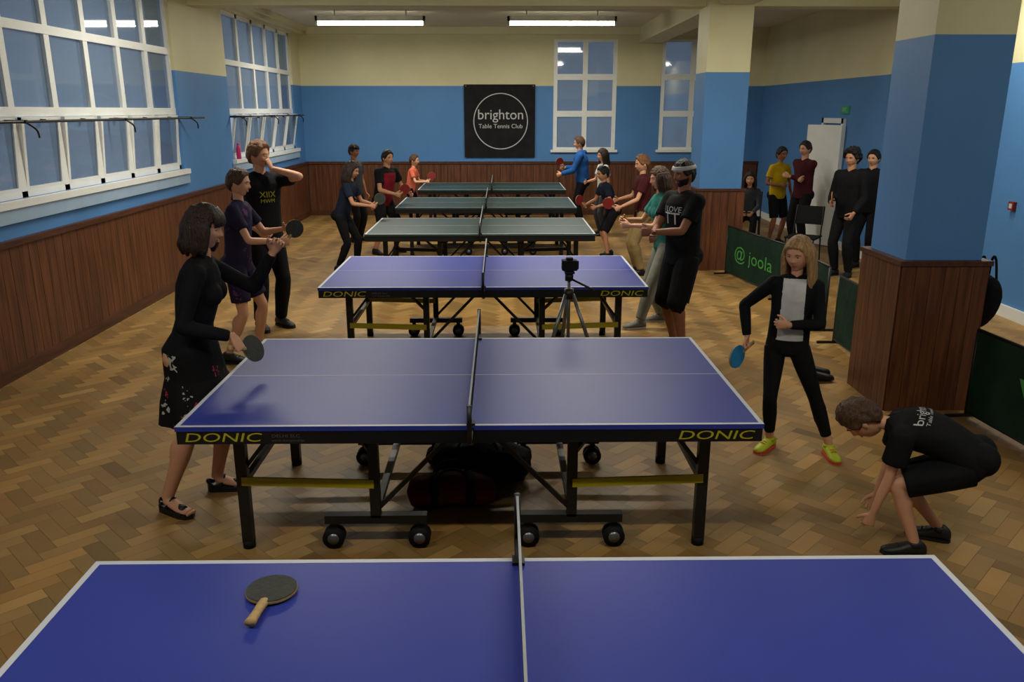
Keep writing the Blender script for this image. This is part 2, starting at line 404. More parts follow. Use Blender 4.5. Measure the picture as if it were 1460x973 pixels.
# banner
b=B();b.bb(-.74,.74,YB-.045,YB-.03,1.22,2.69,M_banner)
def ring(b,c,R,t,m,n=64):
    vs=[];fs=[]
    for i in range(n):
        a=2*math.pi*i/n
        for r in(R,R-t): vs.append(V(c)+V((math.cos(a)*r,0,math.sin(a)*r)))
    for i in range(n):
        j=(i+1)%n;fs.append((2*i,2*i+1,2*j+1,2*j))
    b.add(vs,fs,m)
ring(b,(0.02,YB-.049,1.95),.57,.018,M_print)
b.text('brighton',.29,(.02,YB-.046,2.08),(1,0,0),(0,0,1),M_print,sx=.98)
b.text('Table Tennis Club',.125,(.02,YB-.046,1.85),(1,0,0),(0,0,1),M_print)
for s_ in(-1,1): b.cyl((s_*.7,YB-.05,2.66),(s_*.7,YB-.02,2.66),.015,M_grey)
b.finish('club_banner',(0,YB-.04,1.22))
def lamp(x,y,P,L=1.85):
    b=B();b.bb(x-L/2,x+L/2,y-.05,y+.05,3.62,3.70,M_fit)
    for dx in(-.6,.6): b.cyl((x+dx,y,3.7),(x+dx,y,3.8),.012,M_fit)
    b.tube([(x-L/2+.02,y,3.59),(x+L/2-.02,y,3.59)],[.035,.035],M_tube,12,1)
    b.bb(x-L/2,x-L/2+.04,y-.05,y+.05,3.55,3.7,M_fit);b.bb(x+L/2-.04,x+L/2,y-.05,y+.05,3.55,3.7,M_fit)
    b.finish('fluorescent_ceiling_lamp',(x,y,3.62))
    l=bpy.data.lights.new('tube_light','AREA');l.shape='RECTANGLE';l.size=L;l.size_y=.12;l.energy=P;l.color=(1,.95,.82)
    o=bpy.data.objects.new('tube_light',l);o.location=(x,y,3.54);COL.objects.link(o)
for y,P in((1.6,36),(8.9,84),(14.8,84)):
    lamp(-2.17,y,P);lamp(1.06,y,P)
lamp(4.45,8.6,56);lamp(4.45,3.2,22)  # aisle lamps added out of view to brighten the right side
b=B();b.cyl((.1,12.9,3.72),(.1,12.9,3.8),.07,M_white);b.finish('smoke_detector',(.1,12.9,3.76))

# ---------------------------------------------------------------- tables
def table(cx,y0,topm,blue=True):
    b=B();W=1.525;L=2.74;yc=y0+W/2;x0=cx-L/2;x1=cx+L/2;y1=y0+W
    b.bb(x0,x1,y0,y1,.737,.76,topm)
    e=.0006
    for(a,c,p,q)in((x0,x1,y0,y0+.02),(x0,x1,y1-.02,y1),(x0,x0+.02,y0+.02,y1-.02),(x1-.02,x1,y0+.02,y1-.02)):
        b.bb(a,c,p,q,.7595,.76+e,M_lines)
    b.bb(x0+.02,x1-.02,yc-.0025,yc+.0025,.7595,.76+e,M_lines)
    for yy in(y0+.004,y1-.029): b.bb(x0+.004,x1-.004,yy,yy+.025,.672,.737,M_black)
    for xx in(x0+.004,x1-.029,cx-.02,cx+.002): b.bb(xx,xx+.025,y0+.03,y1-.03,.68,.737,M_black)
    if blue:
        for s_ in(-1,1):
            b.text('DONIC',.062,(cx+s_*1.15,y0+.004,.704),(1,0,0),(0,0,1),M_yeltext,sx=1.75,shear=.3)
            b.text('DONIC',.062,(cx+s_*1.15,y1-.004,.704),(-1,0,0),(0,0,1),M_yeltext,sx=1.75,shear=.3)
        b.text('DELHI SLC',.022,(cx-.86,y0+.004,.712),(1,0,0),(0,0,1),M_grey,sx=1.3);b.text('world championships',.018,(cx-.85,y0+.004,.69),(1,0,0),(0,0,1),M_grey)
    for s_ in(-1,1):
        for yy in(y0+.25,y1-.25):
            X=cx+s_*1.16;Xi=cx+s_*.5
            b.beam((X,yy,0.03),(X,yy,.69),.055,.045,M_black);b.cyl((X,yy,0),(X,yy,.04),.032,M_rubber)
            b.beam((Xi,yy,.17),(Xi,yy,.69),.05,.05,M_black)
            b.beam((X,yy-.026,.38),(Xi,yy-.026,.36),.012,.045,M_yel if blue else M_black)
            b.beam((X,yy+.02,.42),(cx+s_*.95,yy+.02,.69),.025,.02,M_black)
            b.beam((cx+s_*.76,yy,.16),(cx+s_*.24,yy,.16),.05,.045,M_black)
            for wx in(.72,.28):
                Xw=cx+s_*wx
                b.beam((Xw,yy,.16),(Xw,yy,.075),.035,.02,M_black)
                for q in(-.022,.022): b.cyl((Xw,yy+q-.011,.056),(Xw,yy+q+.011,.056),.056,M_rubber,18)
                b.cyl((Xw,yy-.036,.056),(Xw,yy+.036,.056),.03,M_grey,12)
            b.beam((Xi,yy,.2),(cx+s_*.06,yy,.66),.022,.022,M_black)
        b.beam((cx+s_*1.16,y0+.25,.36),(cx+s_*1.16,y1-.25,.36),.03,.03,M_black)
        b.beam((cx+s_*.5,y0+.25,.19),(cx+s_*.5,y1-.25,.19),.035,.035,M_black)
        b.beam((cx+s_*.5,y0+.25,.5),(cx+s_*.85,yc,.69),.02,.02,M_black)
    n0=y0-.152;n1=y1+.152
    for yy,sg in((n0,1),(n1,-1)):
        b.cyl((cx,yy,.735),(cx,yy,.915),.011,M_black)
        b.beam((cx,yy,.745),(cx,yy+sg*.2,.745),.022,.012,M_black);b.beam((cx,yy+sg*.15,.7),(cx,yy+sg*.15,.745),.03,.03,M_black)
        b.beam((cx,yy+sg*.15,.766),(cx,yy+sg*.2,.766),.04,.01,M_black);b.cyl((cx,yy+sg*.17,.66),(cx,yy+sg*.17,.7),.012,M_grey)
    b.bb(cx-.004,cx+.004,n0,n1,.898,.913,M_tape)
    z=.772
    while z<.9: b.bb(cx-.0008,cx+.0008,n0,n1,z-.0009,z+.0009,M_net);z+=.0125
    y=n0
    while y<n1: b.bb(cx-.0008,cx+.0008,y-.0009,y+.0009,.765,.9,M_net);y+=.0125
    return b.finish('table_tennis_table',(cx,yc,0))
table(.055,.865,M_tblue);table(-.14,3.565,M_tblue);table(-.14,6.66,M_tblue)
table(-.236,9.7,M_tgreen,False);table(-.21,12.45,M_tgreen,False);table(-.15,15.35,M_tgreen,False)

def bat(M,face,back=None):
    b=B();back=back or face
    def disc(z0,z1,m,k=1):
        n=36;vs=[];
        for z in(z0,z1):
            for i in range(n):
                a=2*math.pi*i/n;x=.128+.079*k*math.cos(a);y=.076*k*math.sin(a)
                if x<.058:y*=.9
                vs.append(V((x,y,z)))
        fs=[tuple(range(n))[::-1],tuple(range(n,2*n))]+[(i,(i+1)%n,n+(i+1)%n,n+i) for i in range(n)]
        b.add(vs,fs,m)
    disc(-.0035,.0035,M_lightwood);disc(.0035,.0065,face,.985);disc(-.0065,-.0035,back,.985)
    b.tube([(-.052,0,0),(-.03,0,0),(.01,0,0),(.05,0,0),(.075,0,0)],[(.0125,.018),(.0115,.0155),(.011,.014),(.0105,.016),(.006,.02)],M_lightwood,12,2,side=(0,0,1))
    b.v=[M@p for p in b.v]
    return b.finish('table_tennis_bat',M.translation)
bat(Matrix.Translation((-.706,2.075,.7755))@Matrix.Rotation(math.radians(86),4,'Z')@Matrix.Rotation(math.radians(2.5),4,'Y'),M_darkr)

# ---------------------------------------------------------------- people
def g(x,s): return math.exp(-(x/s)**2/2)
def head_pt(d):
    t=max(0,-d.z);z=d.z*.117
    y=d.y*.077*(1-.34*t**1.7)
    if d.x>0: x=.092*d.x**.88*(1-.10*t)
    else: x=.1*d.x*(1-.42*t**1.2)
    if d.x>.15:
        w=min(1,(d.x-.15)/.25);n=0
        if -.028<z<.016:n=.023*(.016-z)/.044
        elif -.042<z<=-.028:n=.023*(z+.042)/.014
        x+=w*(n*g(y,.009+max(0,-z)*.08)-.010*g(abs(y)-.031,.014)*g(z-.003,.011)+.004*g(z-.024,.008)*g(abs(y)-.028,.024)
           +.006*g(z+.057,.01)*g(y,.02)-.003*g(z+.057,.0025)*g(y,.022)-.003*g(z+.074,.006)*g(y,.02)+.008*g(z+.096,.014)*g(y,.018)+.004*g(z+.028,.018)*g(abs(y)-.046,.014))
    return V((x,y,z))
NLA,NLO=54,72
HD=[];
for i in range(NLA+1):
    th=math.pi*i/NLA
    for k in range(NLO):
        ph=2*math.pi*k/NLO;HD.append(V((math.sin(th)*math.cos(ph),math.sin(th)*math.sin(ph),math.cos(th))))
HP=[head_pt(d) for d in HD]
HF=[(i*NLO+k,(i+1)*NLO+k,(i+1)*NLO+(k+1)%NLO,i*NLO+(k+1)%NLO) for i in range(NLA) for k in range(NLO)]
def interp(tab,x):
    if x<=tab[0][0]:return tab[0][1]
    for (a,p),(c,q) in zip(tab,tab[1:]):
        if x<=c: return p+(q-p)*(x-a)/(c-a)
    return tab[-1][1]
HL=[(0,.074),(30,.07),(50,.05),(68,.005),(80,-.012),(100,-.0),(118,-.035),(140,-.072),(180,-.08)]
HLF=[(0,.062),(30,.056),(50,.036),(62,-.01),(75,-.05),(90,-.07),(120,-.08),(180,-.09)]
def make_head(b,c,R,k,skinm,hairc,style,opts):
    def put(vs,fs,m): b.add([c+R@(V(p)*k) for p in vs],fs,m,True)
    put(HP,HF,skinm)
    tmp=B()
    for s_ in(-1,1):
        Re=Matrix.Rotation(s_*math.radians(-18),3,'Z')
        tmp.ell((-.008,s_*.079,-.006),(.018,.008,.031),skinm,Re,12)
        tmp.ell((.0665,s_*.031,.003),(.0125,.0145,.0105),M_eye,None,12)
        tmp.ell((.0765,s_*.031,.003),(.0035,.0055,.0055),M_iris,None,10)
        tmp.tube([(.0765,s_*.046,.007),(.0835,s_*.031,.013),(.0805,s_*.017,.006)],[.0022,.003,.0022],skinm,6)
        tmp.tube([(.074,s_*.05,.018),(.0885,s_*.034,.0265),(.092,s_*.016,.022)],[.0022,.0036,.0026],hairc,6)
    tmp.tube([(.0735,-.024,-.057),(.0835,-.01,-.0535),(.085,0,-.055),(.0835,.01,-.0535),(.0735,.024,-.057)],[.0015,.0036,.0034,.0036,.0015],M_lip,6)
    tmp.tube([(.0735,-.022,-.0585),(.0835,-.009,-.0625),(.0835,.009,-.0625),(.0735,.022,-.0585)],[.0015,.0042,.0042,.0015],M_lip,6)
    off=len(b.v)
    b.v.extend([c+R@(p*k) for p in tmp.v])
    for f,mi,sm in zip(tmp.f,tmp.m,tmp.sm):
        b.f.append([a+off for a in f]);b.m.append(b.mi(tmp.mats[mi]));b.sm.append(sm)
    def shell(maskf,thick,m,nz=.15,inn=.008):
        out=[]
        for d,p in zip(HD,HP):
            ph=abs(math.degrees(math.atan2(d.y,d.x)));mk=maskf(ph,p)
            mk=max(0,min(1,mk));mk=mk*mk*(3-2*mk)
            th=thick(ph,p) if callable(thick) else thick
            nn=1+nz*mnoise.noise(p*45)*2
            out.append(p+d*(th*nn*mk-inn*(1-mk)))
        put(out,HF,m)
    if style!='bald':
        tab=HLF if style in('long','bob') else HL
        th=opts.get('thick',.016)
        if style=='curly': th=.03
        nz=.6 if style=='curly' else .18
        shell(lambda ph,p:(p.z-interp(tab,ph)+.006)/.014,lambda ph,p:th*(1+.35*max(0,p.z)/.117),hairc,nz)
    if style in('long','bob'):
        hb=B();ln=opts.get('len',.22 if style=='long' else .13)
        lo=74 if style=='long' else 66
        for i in range(17):
            ph=math.radians(lo+(360-2*lo)*i/16);cx,cy=math.cos(ph),math.sin(ph)
            fl=1.0+.12*math.sin(i*2.1)
            pts=[(cx*.085,cy*.074,.06),(cx*.104,cy*.092,0),(cx*.103,cy*.098,-.06),(cx*.10*fl-.005,cy*.1,-.06-(ln-.06)*.55),(cx*.085*fl,cy*.088,-ln-.015*math.sin(i*3.3))]
            hb.tube(pts,[.02,.024,.024,.022,.010],hairc,8,2)
        vs,fs=remesh(hb,.006,2)
        put(vs,fs,hairc)
    if opts.get('fringe'):
        hb=B()
        for i in range(9):
            yy=-.055+.11*i/8
            xx=.092*math.sqrt(max(.1,1-(yy/.085)**2))
            hb.tube([(xx*.6,yy*.8,.115),(xx*.95,yy,.085),(xx+.012,yy*1.05,.05),(xx+.010,yy*1.1,.026)],[.012,.013,.011,.006],hairc,7,2)
        vs,fs=remesh(hb,.005,1);put(vs,fs,hairc)
    if opts.get('headband'): shell(lambda ph,p:min((p.z-.035+.004)/.006,(.072-p.z)/.006),.026,M_print,0)
    if opts.get('beard'): shell(lambda ph,p:min((-.038-p.z+.02*(ph/90)**2)/.012,(100-ph)/12,1 if abs(p.y)>.027 or p.z<-.07 or (-.05<p.z<-.04) else 0),.007,hairc,.3)
    if opts.get('cap'): shell(lambda ph,p:(p.z-.035)/.01,.02,C_black,0)
def ik(a,t,l1,l2,h):
    d=t-a;L=d.length;mx=(l1+l2)*.998
    if L>mx:t=a+d*(mx/L);L=mx;d=t-a
    u=d.normalized();x=(l1*l1-l2*l2+L*L)/(2*L);hh=math.sqrt(max(0,l1*l1-x*x))
    p=h-u*h.dot(u)
    if p.length<1e-5:p=u.orthogonal()
    p.normalize();return a+u*x+p*hh,t
AR=[(0,.055),(.3,.048),(.85,.038),(1,.036),(1.25,.039),(1.7,.030),(2,.024)]
LR=[(0,.09),(.35,.081),(.85,.058),(1,.054),(1.3,.058),(1.7,.043),(2,.036)]
TOR={'m':[(-.17,.10,.085),(-.02,.165,.112),(.12,.158,.108),(.3,.142,.1),(.5,.156,.112),(.7,.172,.12),(.85,.165,.108),(.94,.13,.085),(1,.07,.062)],
 'f':[(-.17,.10,.085),(-.02,.175,.118),(.12,.158,.105),(.33,.122,.088),(.5,.135,.1),(.7,.15,.108),(.85,.145,.095),(.94,.115,.075),(1,.06,.055)],
 'c':[(-.17,.10,.08),(-.02,.15,.105),(.12,.145,.1),(.3,.132,.095),(.5,.14,.1),(.7,.152,.105),(.85,.147,.095),(.94,.115,.078),(1,.06,.056)]}
def hand_geo(b,w,d,n,side,curl,skinm,s=1,thumb=.5):
    d=d.normalized();n=(n-d*n.dot(d)).normalized();th=d.cross(n)*(1 if side=='r' else -1)
    h=B()
    def P(a,t,m): return w+(d*a+th*t+n*m)*s
    rings=[]
    for a,wd,tk in((-.02,.024,.021),(0,.026,.02),(.03,.035,.018),(.065,.041,.016),(.092,.040,.0135)):
        rings.append((P(a,0,0),th*wd*s,n*tk*s))
    h.loft(rings,skinm,14)
    cs=curl if isinstance(curl,(list,tuple)) else [curl]*4
    for i,(t,a,L,r) in enumerate(((.0305,.086,.076,.0092),(.0105,.092,.084,.0094),(-.0095,.089,.078,.009),(-.0285,.08,.061,.0082))):
        ang=math.radians(cs[i]*.55);p=P(a-.012,t,0);pts=[p];rr=[r*s*1.02]
        sp=(1.5-i)*.06
        for j,fr in enumerate((.18,.37,.25,.2)):
            dd=d*math.cos(ang)+n*math.sin(ang)+th*(sp*math.cos(ang))
            p=p+dd.normalized()*L*fr*s*1.05;pts.append(p);rr.append(r*s*(1-.09*(j+1)))
            ang+=math.radians(cs[i]*(.75,.95,.7,0)[j])
        h.tube(pts,rr,skinm,8,2,cap=.7)
    p0=P(.018,.02,.002);v1=(d*.62+th*.70+n*.35).normalized();v2=(d*.9+th*(.45-.6*thumb)+n*(.3+.7*thumb)).normalized()
    h.tube([p0,p0+v1*.045*s,p0+v1*.045*s+(v1+v2).normalized()*.03*s,p0+v1*.045*s+(v1+v2).normalized()*.03*s+v2*.028*s],[.017*s,.0125*s,.0105*s,.008*s],skinm,8,2,cap=.7)
    vs,fs=remesh(h,.0042,2);b.add(vs,fs,skinm,True)
    return th,n
def person(name,loc,yaw,h,sex='m',pelvis=(0,0,.93),neck=None,wr=(.08,-.24,.87),wl=(.08,.24,.87),er=(-.7,-.6,-.4),el=(-.7,.6,-.4),
    fr=(0,-.11,-8),fl=(0,.11,8),hyaw=0,hpitch=5,top=None,bottom=None,skirt=None,shoes=(M_shoe,M_shoe),hair='short',hairc=H_dark,ho={},skinm=S_fair,
    curl=(35,35),vox=.012,hk=1.0,twist=0,bow=0,rbat=None,lbat=None,decals=(),hdir=None,sandals=False,nr=None,nl=None,dr=None,dl=None,kr=(1,-.12,0),kl=(1,.12,0),handd=1.0):
    s=h/1.75;b=B();pel=V(pelvis);nk=V(neck) if neck else pel+V((.015,0,.53))
    sd=(nk-pel).normalized();SL=(nk-pel).length
    latH=V((0,1,0));tw=Matrix.Rotation(math.radians(twist),3,sd);latS=tw@latH;latS=(latS-sd*latS.dot(sd)).normalized();latH=(latH-sd*latH.dot(sd)).normalized()
    def spine(t):
        lat=latH.lerp(latS,max(0,min(1,t))).normalized();fr_=lat.cross(sd)
        return pel+sd*(SL*t)-fr_*(bow*math.sin(math.pi*max(0,min(1,t)))),lat,fr_
    sy={'m':.178,'f':.152,'c':.158}[sex];af={'m':1,'f':.85,'c':.86}[sex];lf={'m':1,'f':1,'c':.9}[sex]
    shr=nk-sd*.055-latS*sy;shl=nk-sd*.055+latS*sy
    hipr=pel+V((0,-.088,-.03));hipl=pel+V((0,.088,-.03))
    elr,wr=ik(shr,V(wr),.295,.26,V(er));ell,wl=ik(shl,V(wl),.295,.26,V(el))
    anr=V((fr[0],fr[1],.085+(fr[3] if len(fr)>3 else 0)));anl=V((fl[0],fl[1],.085+(fl[3] if len(fl)>3 else 0)))
    knr,anr=ik(hipr,anr,.43,.412,V(kr));knl,anl=ik(hipl,anl,.43,.412,V(kl))
    hd=V(hdir).normalized() if hdir else (sd*.5+V((.10,0,.9))).normalized()
    hc=nk+hd*(.175+.117*(hk-1)*.7)
    def limb(bb,A,Bq,C,tab,f,t0,t1,infl,m,flare=0):
        ts=[t for t in (0,.3,.6,.85,1,1.15,1.35,1.7,2) if t0<=t<=t1]
        if t1 not in ts: ts.append(t1)
        pts=[];rr=[]
        for t in ts:
            pts.append(A.lerp(Bq,t) if t<=1 else Bq.lerp(C,t-1));rr.append(interp(tab,t)*f+infl+flare*(t/t1))
        bb.tube(pts,rr,m,14,2,cap=.05)
    def torso(bb,t0,t1,infl,m,straight=False,tm=None):
        rs=[]
        tab=TOR[sex];ts=[q[0] for q in tab if t0<=q[0]<=t1];ts=[t0]*(t0 not in ts)+ts+[t1]*(t1 not in ts)
        for t in ts:
            a=interp([(q[0],q[1]) for q in tab],t);d=interp([(q[0],q[2]) for q in tab],t)
            if straight and t<.7: a=max(a,.94*tab[5][1]);d=max(d,.92*tab[5][2])
            c,lat,f_=spine(t)
            rs.append((c,lat*(a+infl),f_*(d+infl)))
        R2=[]
        for i in range(len(rs)-1):
            for j in range(3):
                q=j/3;R2.append(tuple(rs[i][x].lerp(rs[i+1][x],q) for x in range(3)))
        R2.append(rs[-1]);bb.loft(R2,m,24,cap=.02)
    def trap(bb,infl,m):
        for S in(shr,shl):
            bb.tube([nk-sd*.012,nk.lerp(S,.45)-sd*.012,S],[.052+infl,.048+infl,.05*af+infl],m,12,2,cap=.6)
        if sex=='f':
            c,lat,f_=spine(.67)
            for q in(-1,1): bb.ell(c+lat*(q*.068)+f_*.075,(.062+infl,.062+infl,.062+infl),m)
    bo=B();torso(bo,-.17,1,0,skinm);trap(bo,0,skinm)
    for q in(-1,1):
        c,lat,f_=spine(-.05);bo.ell(c+lat*(q*.075)-f_*.05,(.085,.085,.085),skinm)
    for(A,E,W)in((shr,elr,wr),(shl,ell,wl)):
        limb(bo,A,E,W,AR,af,0,2,0,skinm);bo.ell(A,(.057*af,)*3,skinm)
    for(A,K,N)in((hipr,knr,anr),(hipl,knl,anl)):
        limb(bo,A,K,N,LR,lf*(.95 if sex=='f' else 1),0,2,0,skinm)
        sh=(N-K).normalized();bo.ell(K+sh*.13-V((1,0,0))*.014,(.05*lf,.05*lf,.1),skinm)
    nr_={'m':.056,'f':.045,'c':.045}[sex]
    bo.tube([nk-sd*.05,nk+hd*.03,hc-hd*.05-V((.012,0,0))],[nr_*1.15,nr_,nr_*.98],skinm,14,2)
    feet=[]
    for i,(N,F) in enumerate(((anr,fr),(anl,fl))):
        a=math.radians(F[2]);fd=V((math.cos(a),math.sin(a),0));sdv=V((-math.sin(a),math.cos(a),0));base=V((N.x,N.y,N.z-.085));feet.append((base,fd,sdv))
        if sandals: bo.tube([base+V((0,0,.08)),base+fd*.05+V((0,0,.062)),base+fd*.11+V((0,0,.042)),base+fd*.165+V((0,0,.034))],[(.03,.036),(.027,.038),(.018,.042),(.011,.034)],skinm,12,2,side=(0,0,1))
    vs,fs=remesh(bo,vox*.85,3);b.add(vs,fs,skinm,True)
    for base,fd,sv in feet:
        if not sandals:
            rings=[]
            for x,w,z,hh in((-.072,.022,.042,.03),(-.06,.034,.048,.042),(-.03,.039,.06,.055),(.0,.04,.058,.056),(.04,.041,.048,.045),(.09,.047,.038,.034),(.14,.046,.03,.026),(.175,.036,.026,.02),(.19,.02,.024,.014)):
                rings.append((base+fd*x+V((0,0,z)),sv*w,V((0,0,hh))))
            vv=B();vv.loft(rings,shoes[0],16)
            for p in vv.v:
                if p.z<base.z+.016:p.z=base.z+.016
            b.add(vv.v,vv.f,shoes[0],True)
            out=[(-.078,0),(-.068,.028),(-.03,.042),(.03,.042),(.09,.05),(.14,.049),(.18,.034),(.198,0)]
            out=out+[(x,-y) for x,y in out[-2:0:-1]]
            n=len(out);vs=[base+fd*x+sv*y+V((0,0,z)) for z in(0,.02) for x,y in out]
            b.add(vs,[tuple(range(n))[::-1],tuple(range(n,2*n))]+[(i,(i+1)%n,n+(i+1)%n,n+i) for i in range(n)],shoes[1])
            b.tube([base+V((0,0,.07)),base+V((0,0,.1))],[.044,.04],shoes[0],14,1,cap=.05)
            for x in(.05,.075,.1): b.tube([base+fd*x+sv*-.022+V((0,0,.075-x*.2+.012)),base+fd*x+V((0,0,.083-x*.2+.012)),base+fd*x+sv*.022+V((0,0,.075-x*.2+.012))],[.0035]*3,shoes[1],6,1)
        else:
            out=[(-.06,0),(-.045,.028),(.0,.034),(.06,.04),(.12,.045),(.17,.036),(.195,0)];out=out+[(x,-y) for x,y in out[-2:0:-1]];n=len(out)
            vs=[base+fd*x+sv*y for x,y in out];vs+=[base+fd*x+sv*y+V((0,0,.048 if x<.02 else (.034 if x<.1 else .022))) for x,y in out]
            b.add(vs,[tuple(range(n))[::-1],tuple(range(n,2*n))]+[(i,(i+1)%n,n+(i+1)%n,n+i) for i in range(n)],M_shoe)
            b.tube([base+fd*.12-sv*.046+V((0,0,.02)),base+fd*.115+V((0,0,.066)),base+fd*.12+sv*.046+V((0,0,.02))],[(.006,.024)]*3,M_shoe,8,3,side=(0,0,1))
            b.tube([base+fd*.02-sv*.042+V((0,0,.04)),base+fd*.045+V((0,0,.098)),base+fd*.02+sv*.042+V((0,0,.04))],[(.006,.012)]*3,M_shoe,8,3,side=(0,0,1))
            b.tube([base-fd*.02-sv*.036+V((0,0,.04)),base-fd*.06+V((0,0,.07)),base-fd*.02+sv*.036+V((0,0,.04))],[(.014,.005)]*3,M_shoe,8,3,side=(0,0,1))
            b.tube([base+fd*.175+sv*y_+V((0,0,.03)) for y_ in(-.026,-.01,.012,.03)],[.009,.011,.012,.012],skinm,8,2)
    bvh=None
    if bottom:
        g_=B();lo=bottom.get('loose',.014);torso(g_,-.17,bottom.get('waist',.22),lo,bottom['m'])
        for(A,K,N)in((hipr,knr,anr),(hipl,knl,anl)):
            limb(g_,A,K,N,LR,lf,0,bottom['len'],lo*.9,bottom['m'],bottom.get('flare',.006))
            if bottom['len']>1.2:
                sh=(N-K).normalized();g_.ell(K+sh*.13-V((1,0,0))*.012,(.05*lf+lo,.05*lf+lo,.1),bottom['m'])
        for q in(-1,1):
            c,lat,f_=spine(-.05);g_.ell(c+lat*(q*.075)-f_*.05,(.085+lo,)*3,bottom['m'])
        vs,fs=remesh(g_,vox,2);b.add(vs,fs,bottom['m'],True)
    if skirt:
        zb=skirt['z'];c0,_,_=spine(.25);kc=(knr+knl)/2
        q=max(.1,(pel.z-zb)/(pel.z-kc.z+1e-6));cb=V((pel.x+(kc.x-pel.x)*q,pel.y+(kc.y-pel.y)*q,zb))
        hw=.20+abs(knr.y-knl.y)*.15;hx=.16+abs(knr.x-knl.x)*.35
        rs=[(c0,latH*.14,V((.105,0,0))),(pel+V((0,0,.03)),latH*.185,V((.15,0,0))),(pel.lerp(cb,.35),latH*.195,V((.165,0,0))),(pel.lerp(cb,.7),latH*hw,V((hx,0,0))),(cb,latH*(hw+.03),V((hx+.03,0,0)))]
        R2=[]
        for i in range(4):
            for j in range(4): R2.append(tuple(rs[i][x].lerp(rs[i+1][x],j/4) for x in range(3)))
        R2.append(rs[-1]);n=48;vs=[];fs=[]
        for i,(c,u,v) in enumerate(R2):
            f=i/len(R2)
            for k in range(n):
                a=2*math.pi*k/n;w=1+.05*f*math.sin(a*9+f*2);vs.append(c+u*math.cos(a)*w+v*math.sin(a)*w)
        for i in range(len(R2)-1):
            for k in range(n):fs.append((i*n+k,i*n+(k+1)%n,(i+1)*n+(k+1)%n,(i+1)*n+k))
        b.add(vs,fs,skirt['m'],True)
        b.add([V((p.x*.995+cb.x*.005,p.y*.995,p.z+.004)) for p in vs],[f[::-1] for f in fs],C_black,True)
    if top:
        g_=B();lo=top.get('loose',.014);torso(g_,top.get('hem',-.16),.985,lo,top['m'],top.get('straight',True));trap(g_,lo*.75,top['m'])
        for(A,E,W)in((shr,elr,wr),(shl,ell,wl)):
            limb(g_,A,E,W,AR,af,0,top['sleeve'],lo*.9,top['m'],top.get('flare',.012 if top['sleeve']<1 else 0));g_.ell(A,(.057*af+lo*.8,)*3,top['m'])
        if top.get('hood'): g_.tube([nk+latS*.07+V((.02,0,.03)),nk-spine(1)[2]*.09+V((0,0,.0)),nk-latS*.07+V((.02,0,.03))],[.025,.045,.025],top['m'],10,4)
        vs,fs=remesh(g_,vox,2);b.add(vs,fs,top['m'],True,fn=(lambda c:top['fn'](c,elr,ell)) if top.get('fn') else None)
        bvh=BVHTree.FromPolygons(vs,fs)
        for (txt,size,t,yo,face,m,rot) in decals:
            c,lat,f_=spine(t)
            if face=='f': r_=lat;o=c+lat*yo+f_*.16
            else: r_=-lat;o=c+lat*yo-f_*.16
            b.text(txt,size,o,r_,sd,m,proj=bvh,sx=1.1)
    up=hd if hdir else V((0,0,1))
    l0=V((0,1,0));l0=(l0-up*l0.dot(up)).normalized();f0=l0.cross(up).normalized();R=Matrix((f0,l0,up.normalized())).transposed()
    R=R@Matrix.Rotation(math.radians(hyaw),3,'Z')@Matrix.Rotation(math.radians(hpitch),3,'Y')
    make_head(b,hc,R,hk,skinm,hairc,hair,ho)
    res={}
    for side,E,W,c,nn,dd in(('r',elr,wr,curl[0],nr,dr),('l',ell,wl,curl[1],nl,dl)):
        d=V(dd).normalized() if dd else (W-E).normalized();n0=V(nn) if nn else V((0,1 if side=='r' else -1,0))+V((.15,0,-.1))
        hs=handd*(1 if sex=='m' else .92)
        th,n_=hand_geo(b,W,d,n0,side,c,skinm,hs)
        res[side]=(W+d*.074*hs+n_*.027,d,n_,th)
    b.v=[p*s for p in b.v]
    ob=b.finish(name,(loc[0],loc[1],0),math.radians(yaw),local=True)
    Mw=Matrix.Translation((loc[0],loc[1],0))@Matrix.Rotation(math.radians(yaw),4,'Z')
    for side,fc in(('r',rbat),('l',lbat)):
        if fc:
            p,d,n_,th=res[side];x=(th*.85+d*.52).normalized();z=(n_-x*n_.dot(x)).normalized();y=z.cross(x)
            Ml=Matrix((x,y,z)).transposed().to_4x4();Ml.translation=p*s
            bat(Mw@Ml,fc)
    return ob

BOT=lambda m,l,**k:dict(m=m,len=l,**k)
TEE=lambda m,**k:dict(m=m,sleeve=.62,**k)
LS=lambda m,**k:dict(m=m,sleeve=1.93,**k)
person('woman_in_floral_skirt',(-1.73,4.35),8,1.70,'f',pelvis=(.03,0,.925),neck=(.14,0,1.445),wr=(.30,-.20,1.05),wl=(.50,.16,1.45),er=(-.6,-.4,-.6),el=(-.2,.3,-1),
  fr=(-.16,-.13,-35),fl=(.07,.12,0),hpitch=10,hyaw=-8,top=LS(C_black,loose=.012,straight=False,hem=-.1),skirt=dict(m=C_skirt,z=.54),sandals=True,hair='bob',hairc=H_dark,ho=dict(fringe=True,len=.14),
  rbat=M_darkr,curl=(80,45),vox=.009,skinm=S_fair,dr=(.45,.05,-.85),nr=(-.9,.35,0))
person('player_in_purple_shirt',(-2.30,7.15),0,1.70,'c',pelvis=(0,0,.92),neck=(.05,0,1.445),wr=(.42,-.12,1.12),wl=(.40,.12,1.2),top=TEE(C_purple),bottom=BOT(C_purple,.75,flare=.02),
  hairc=H_brown,skinm=S_fair,fr=(-.12,-.12,-5),fl=(.08,.13,5),rbat=M_darkr,curl=(80,40),hpitch=8)
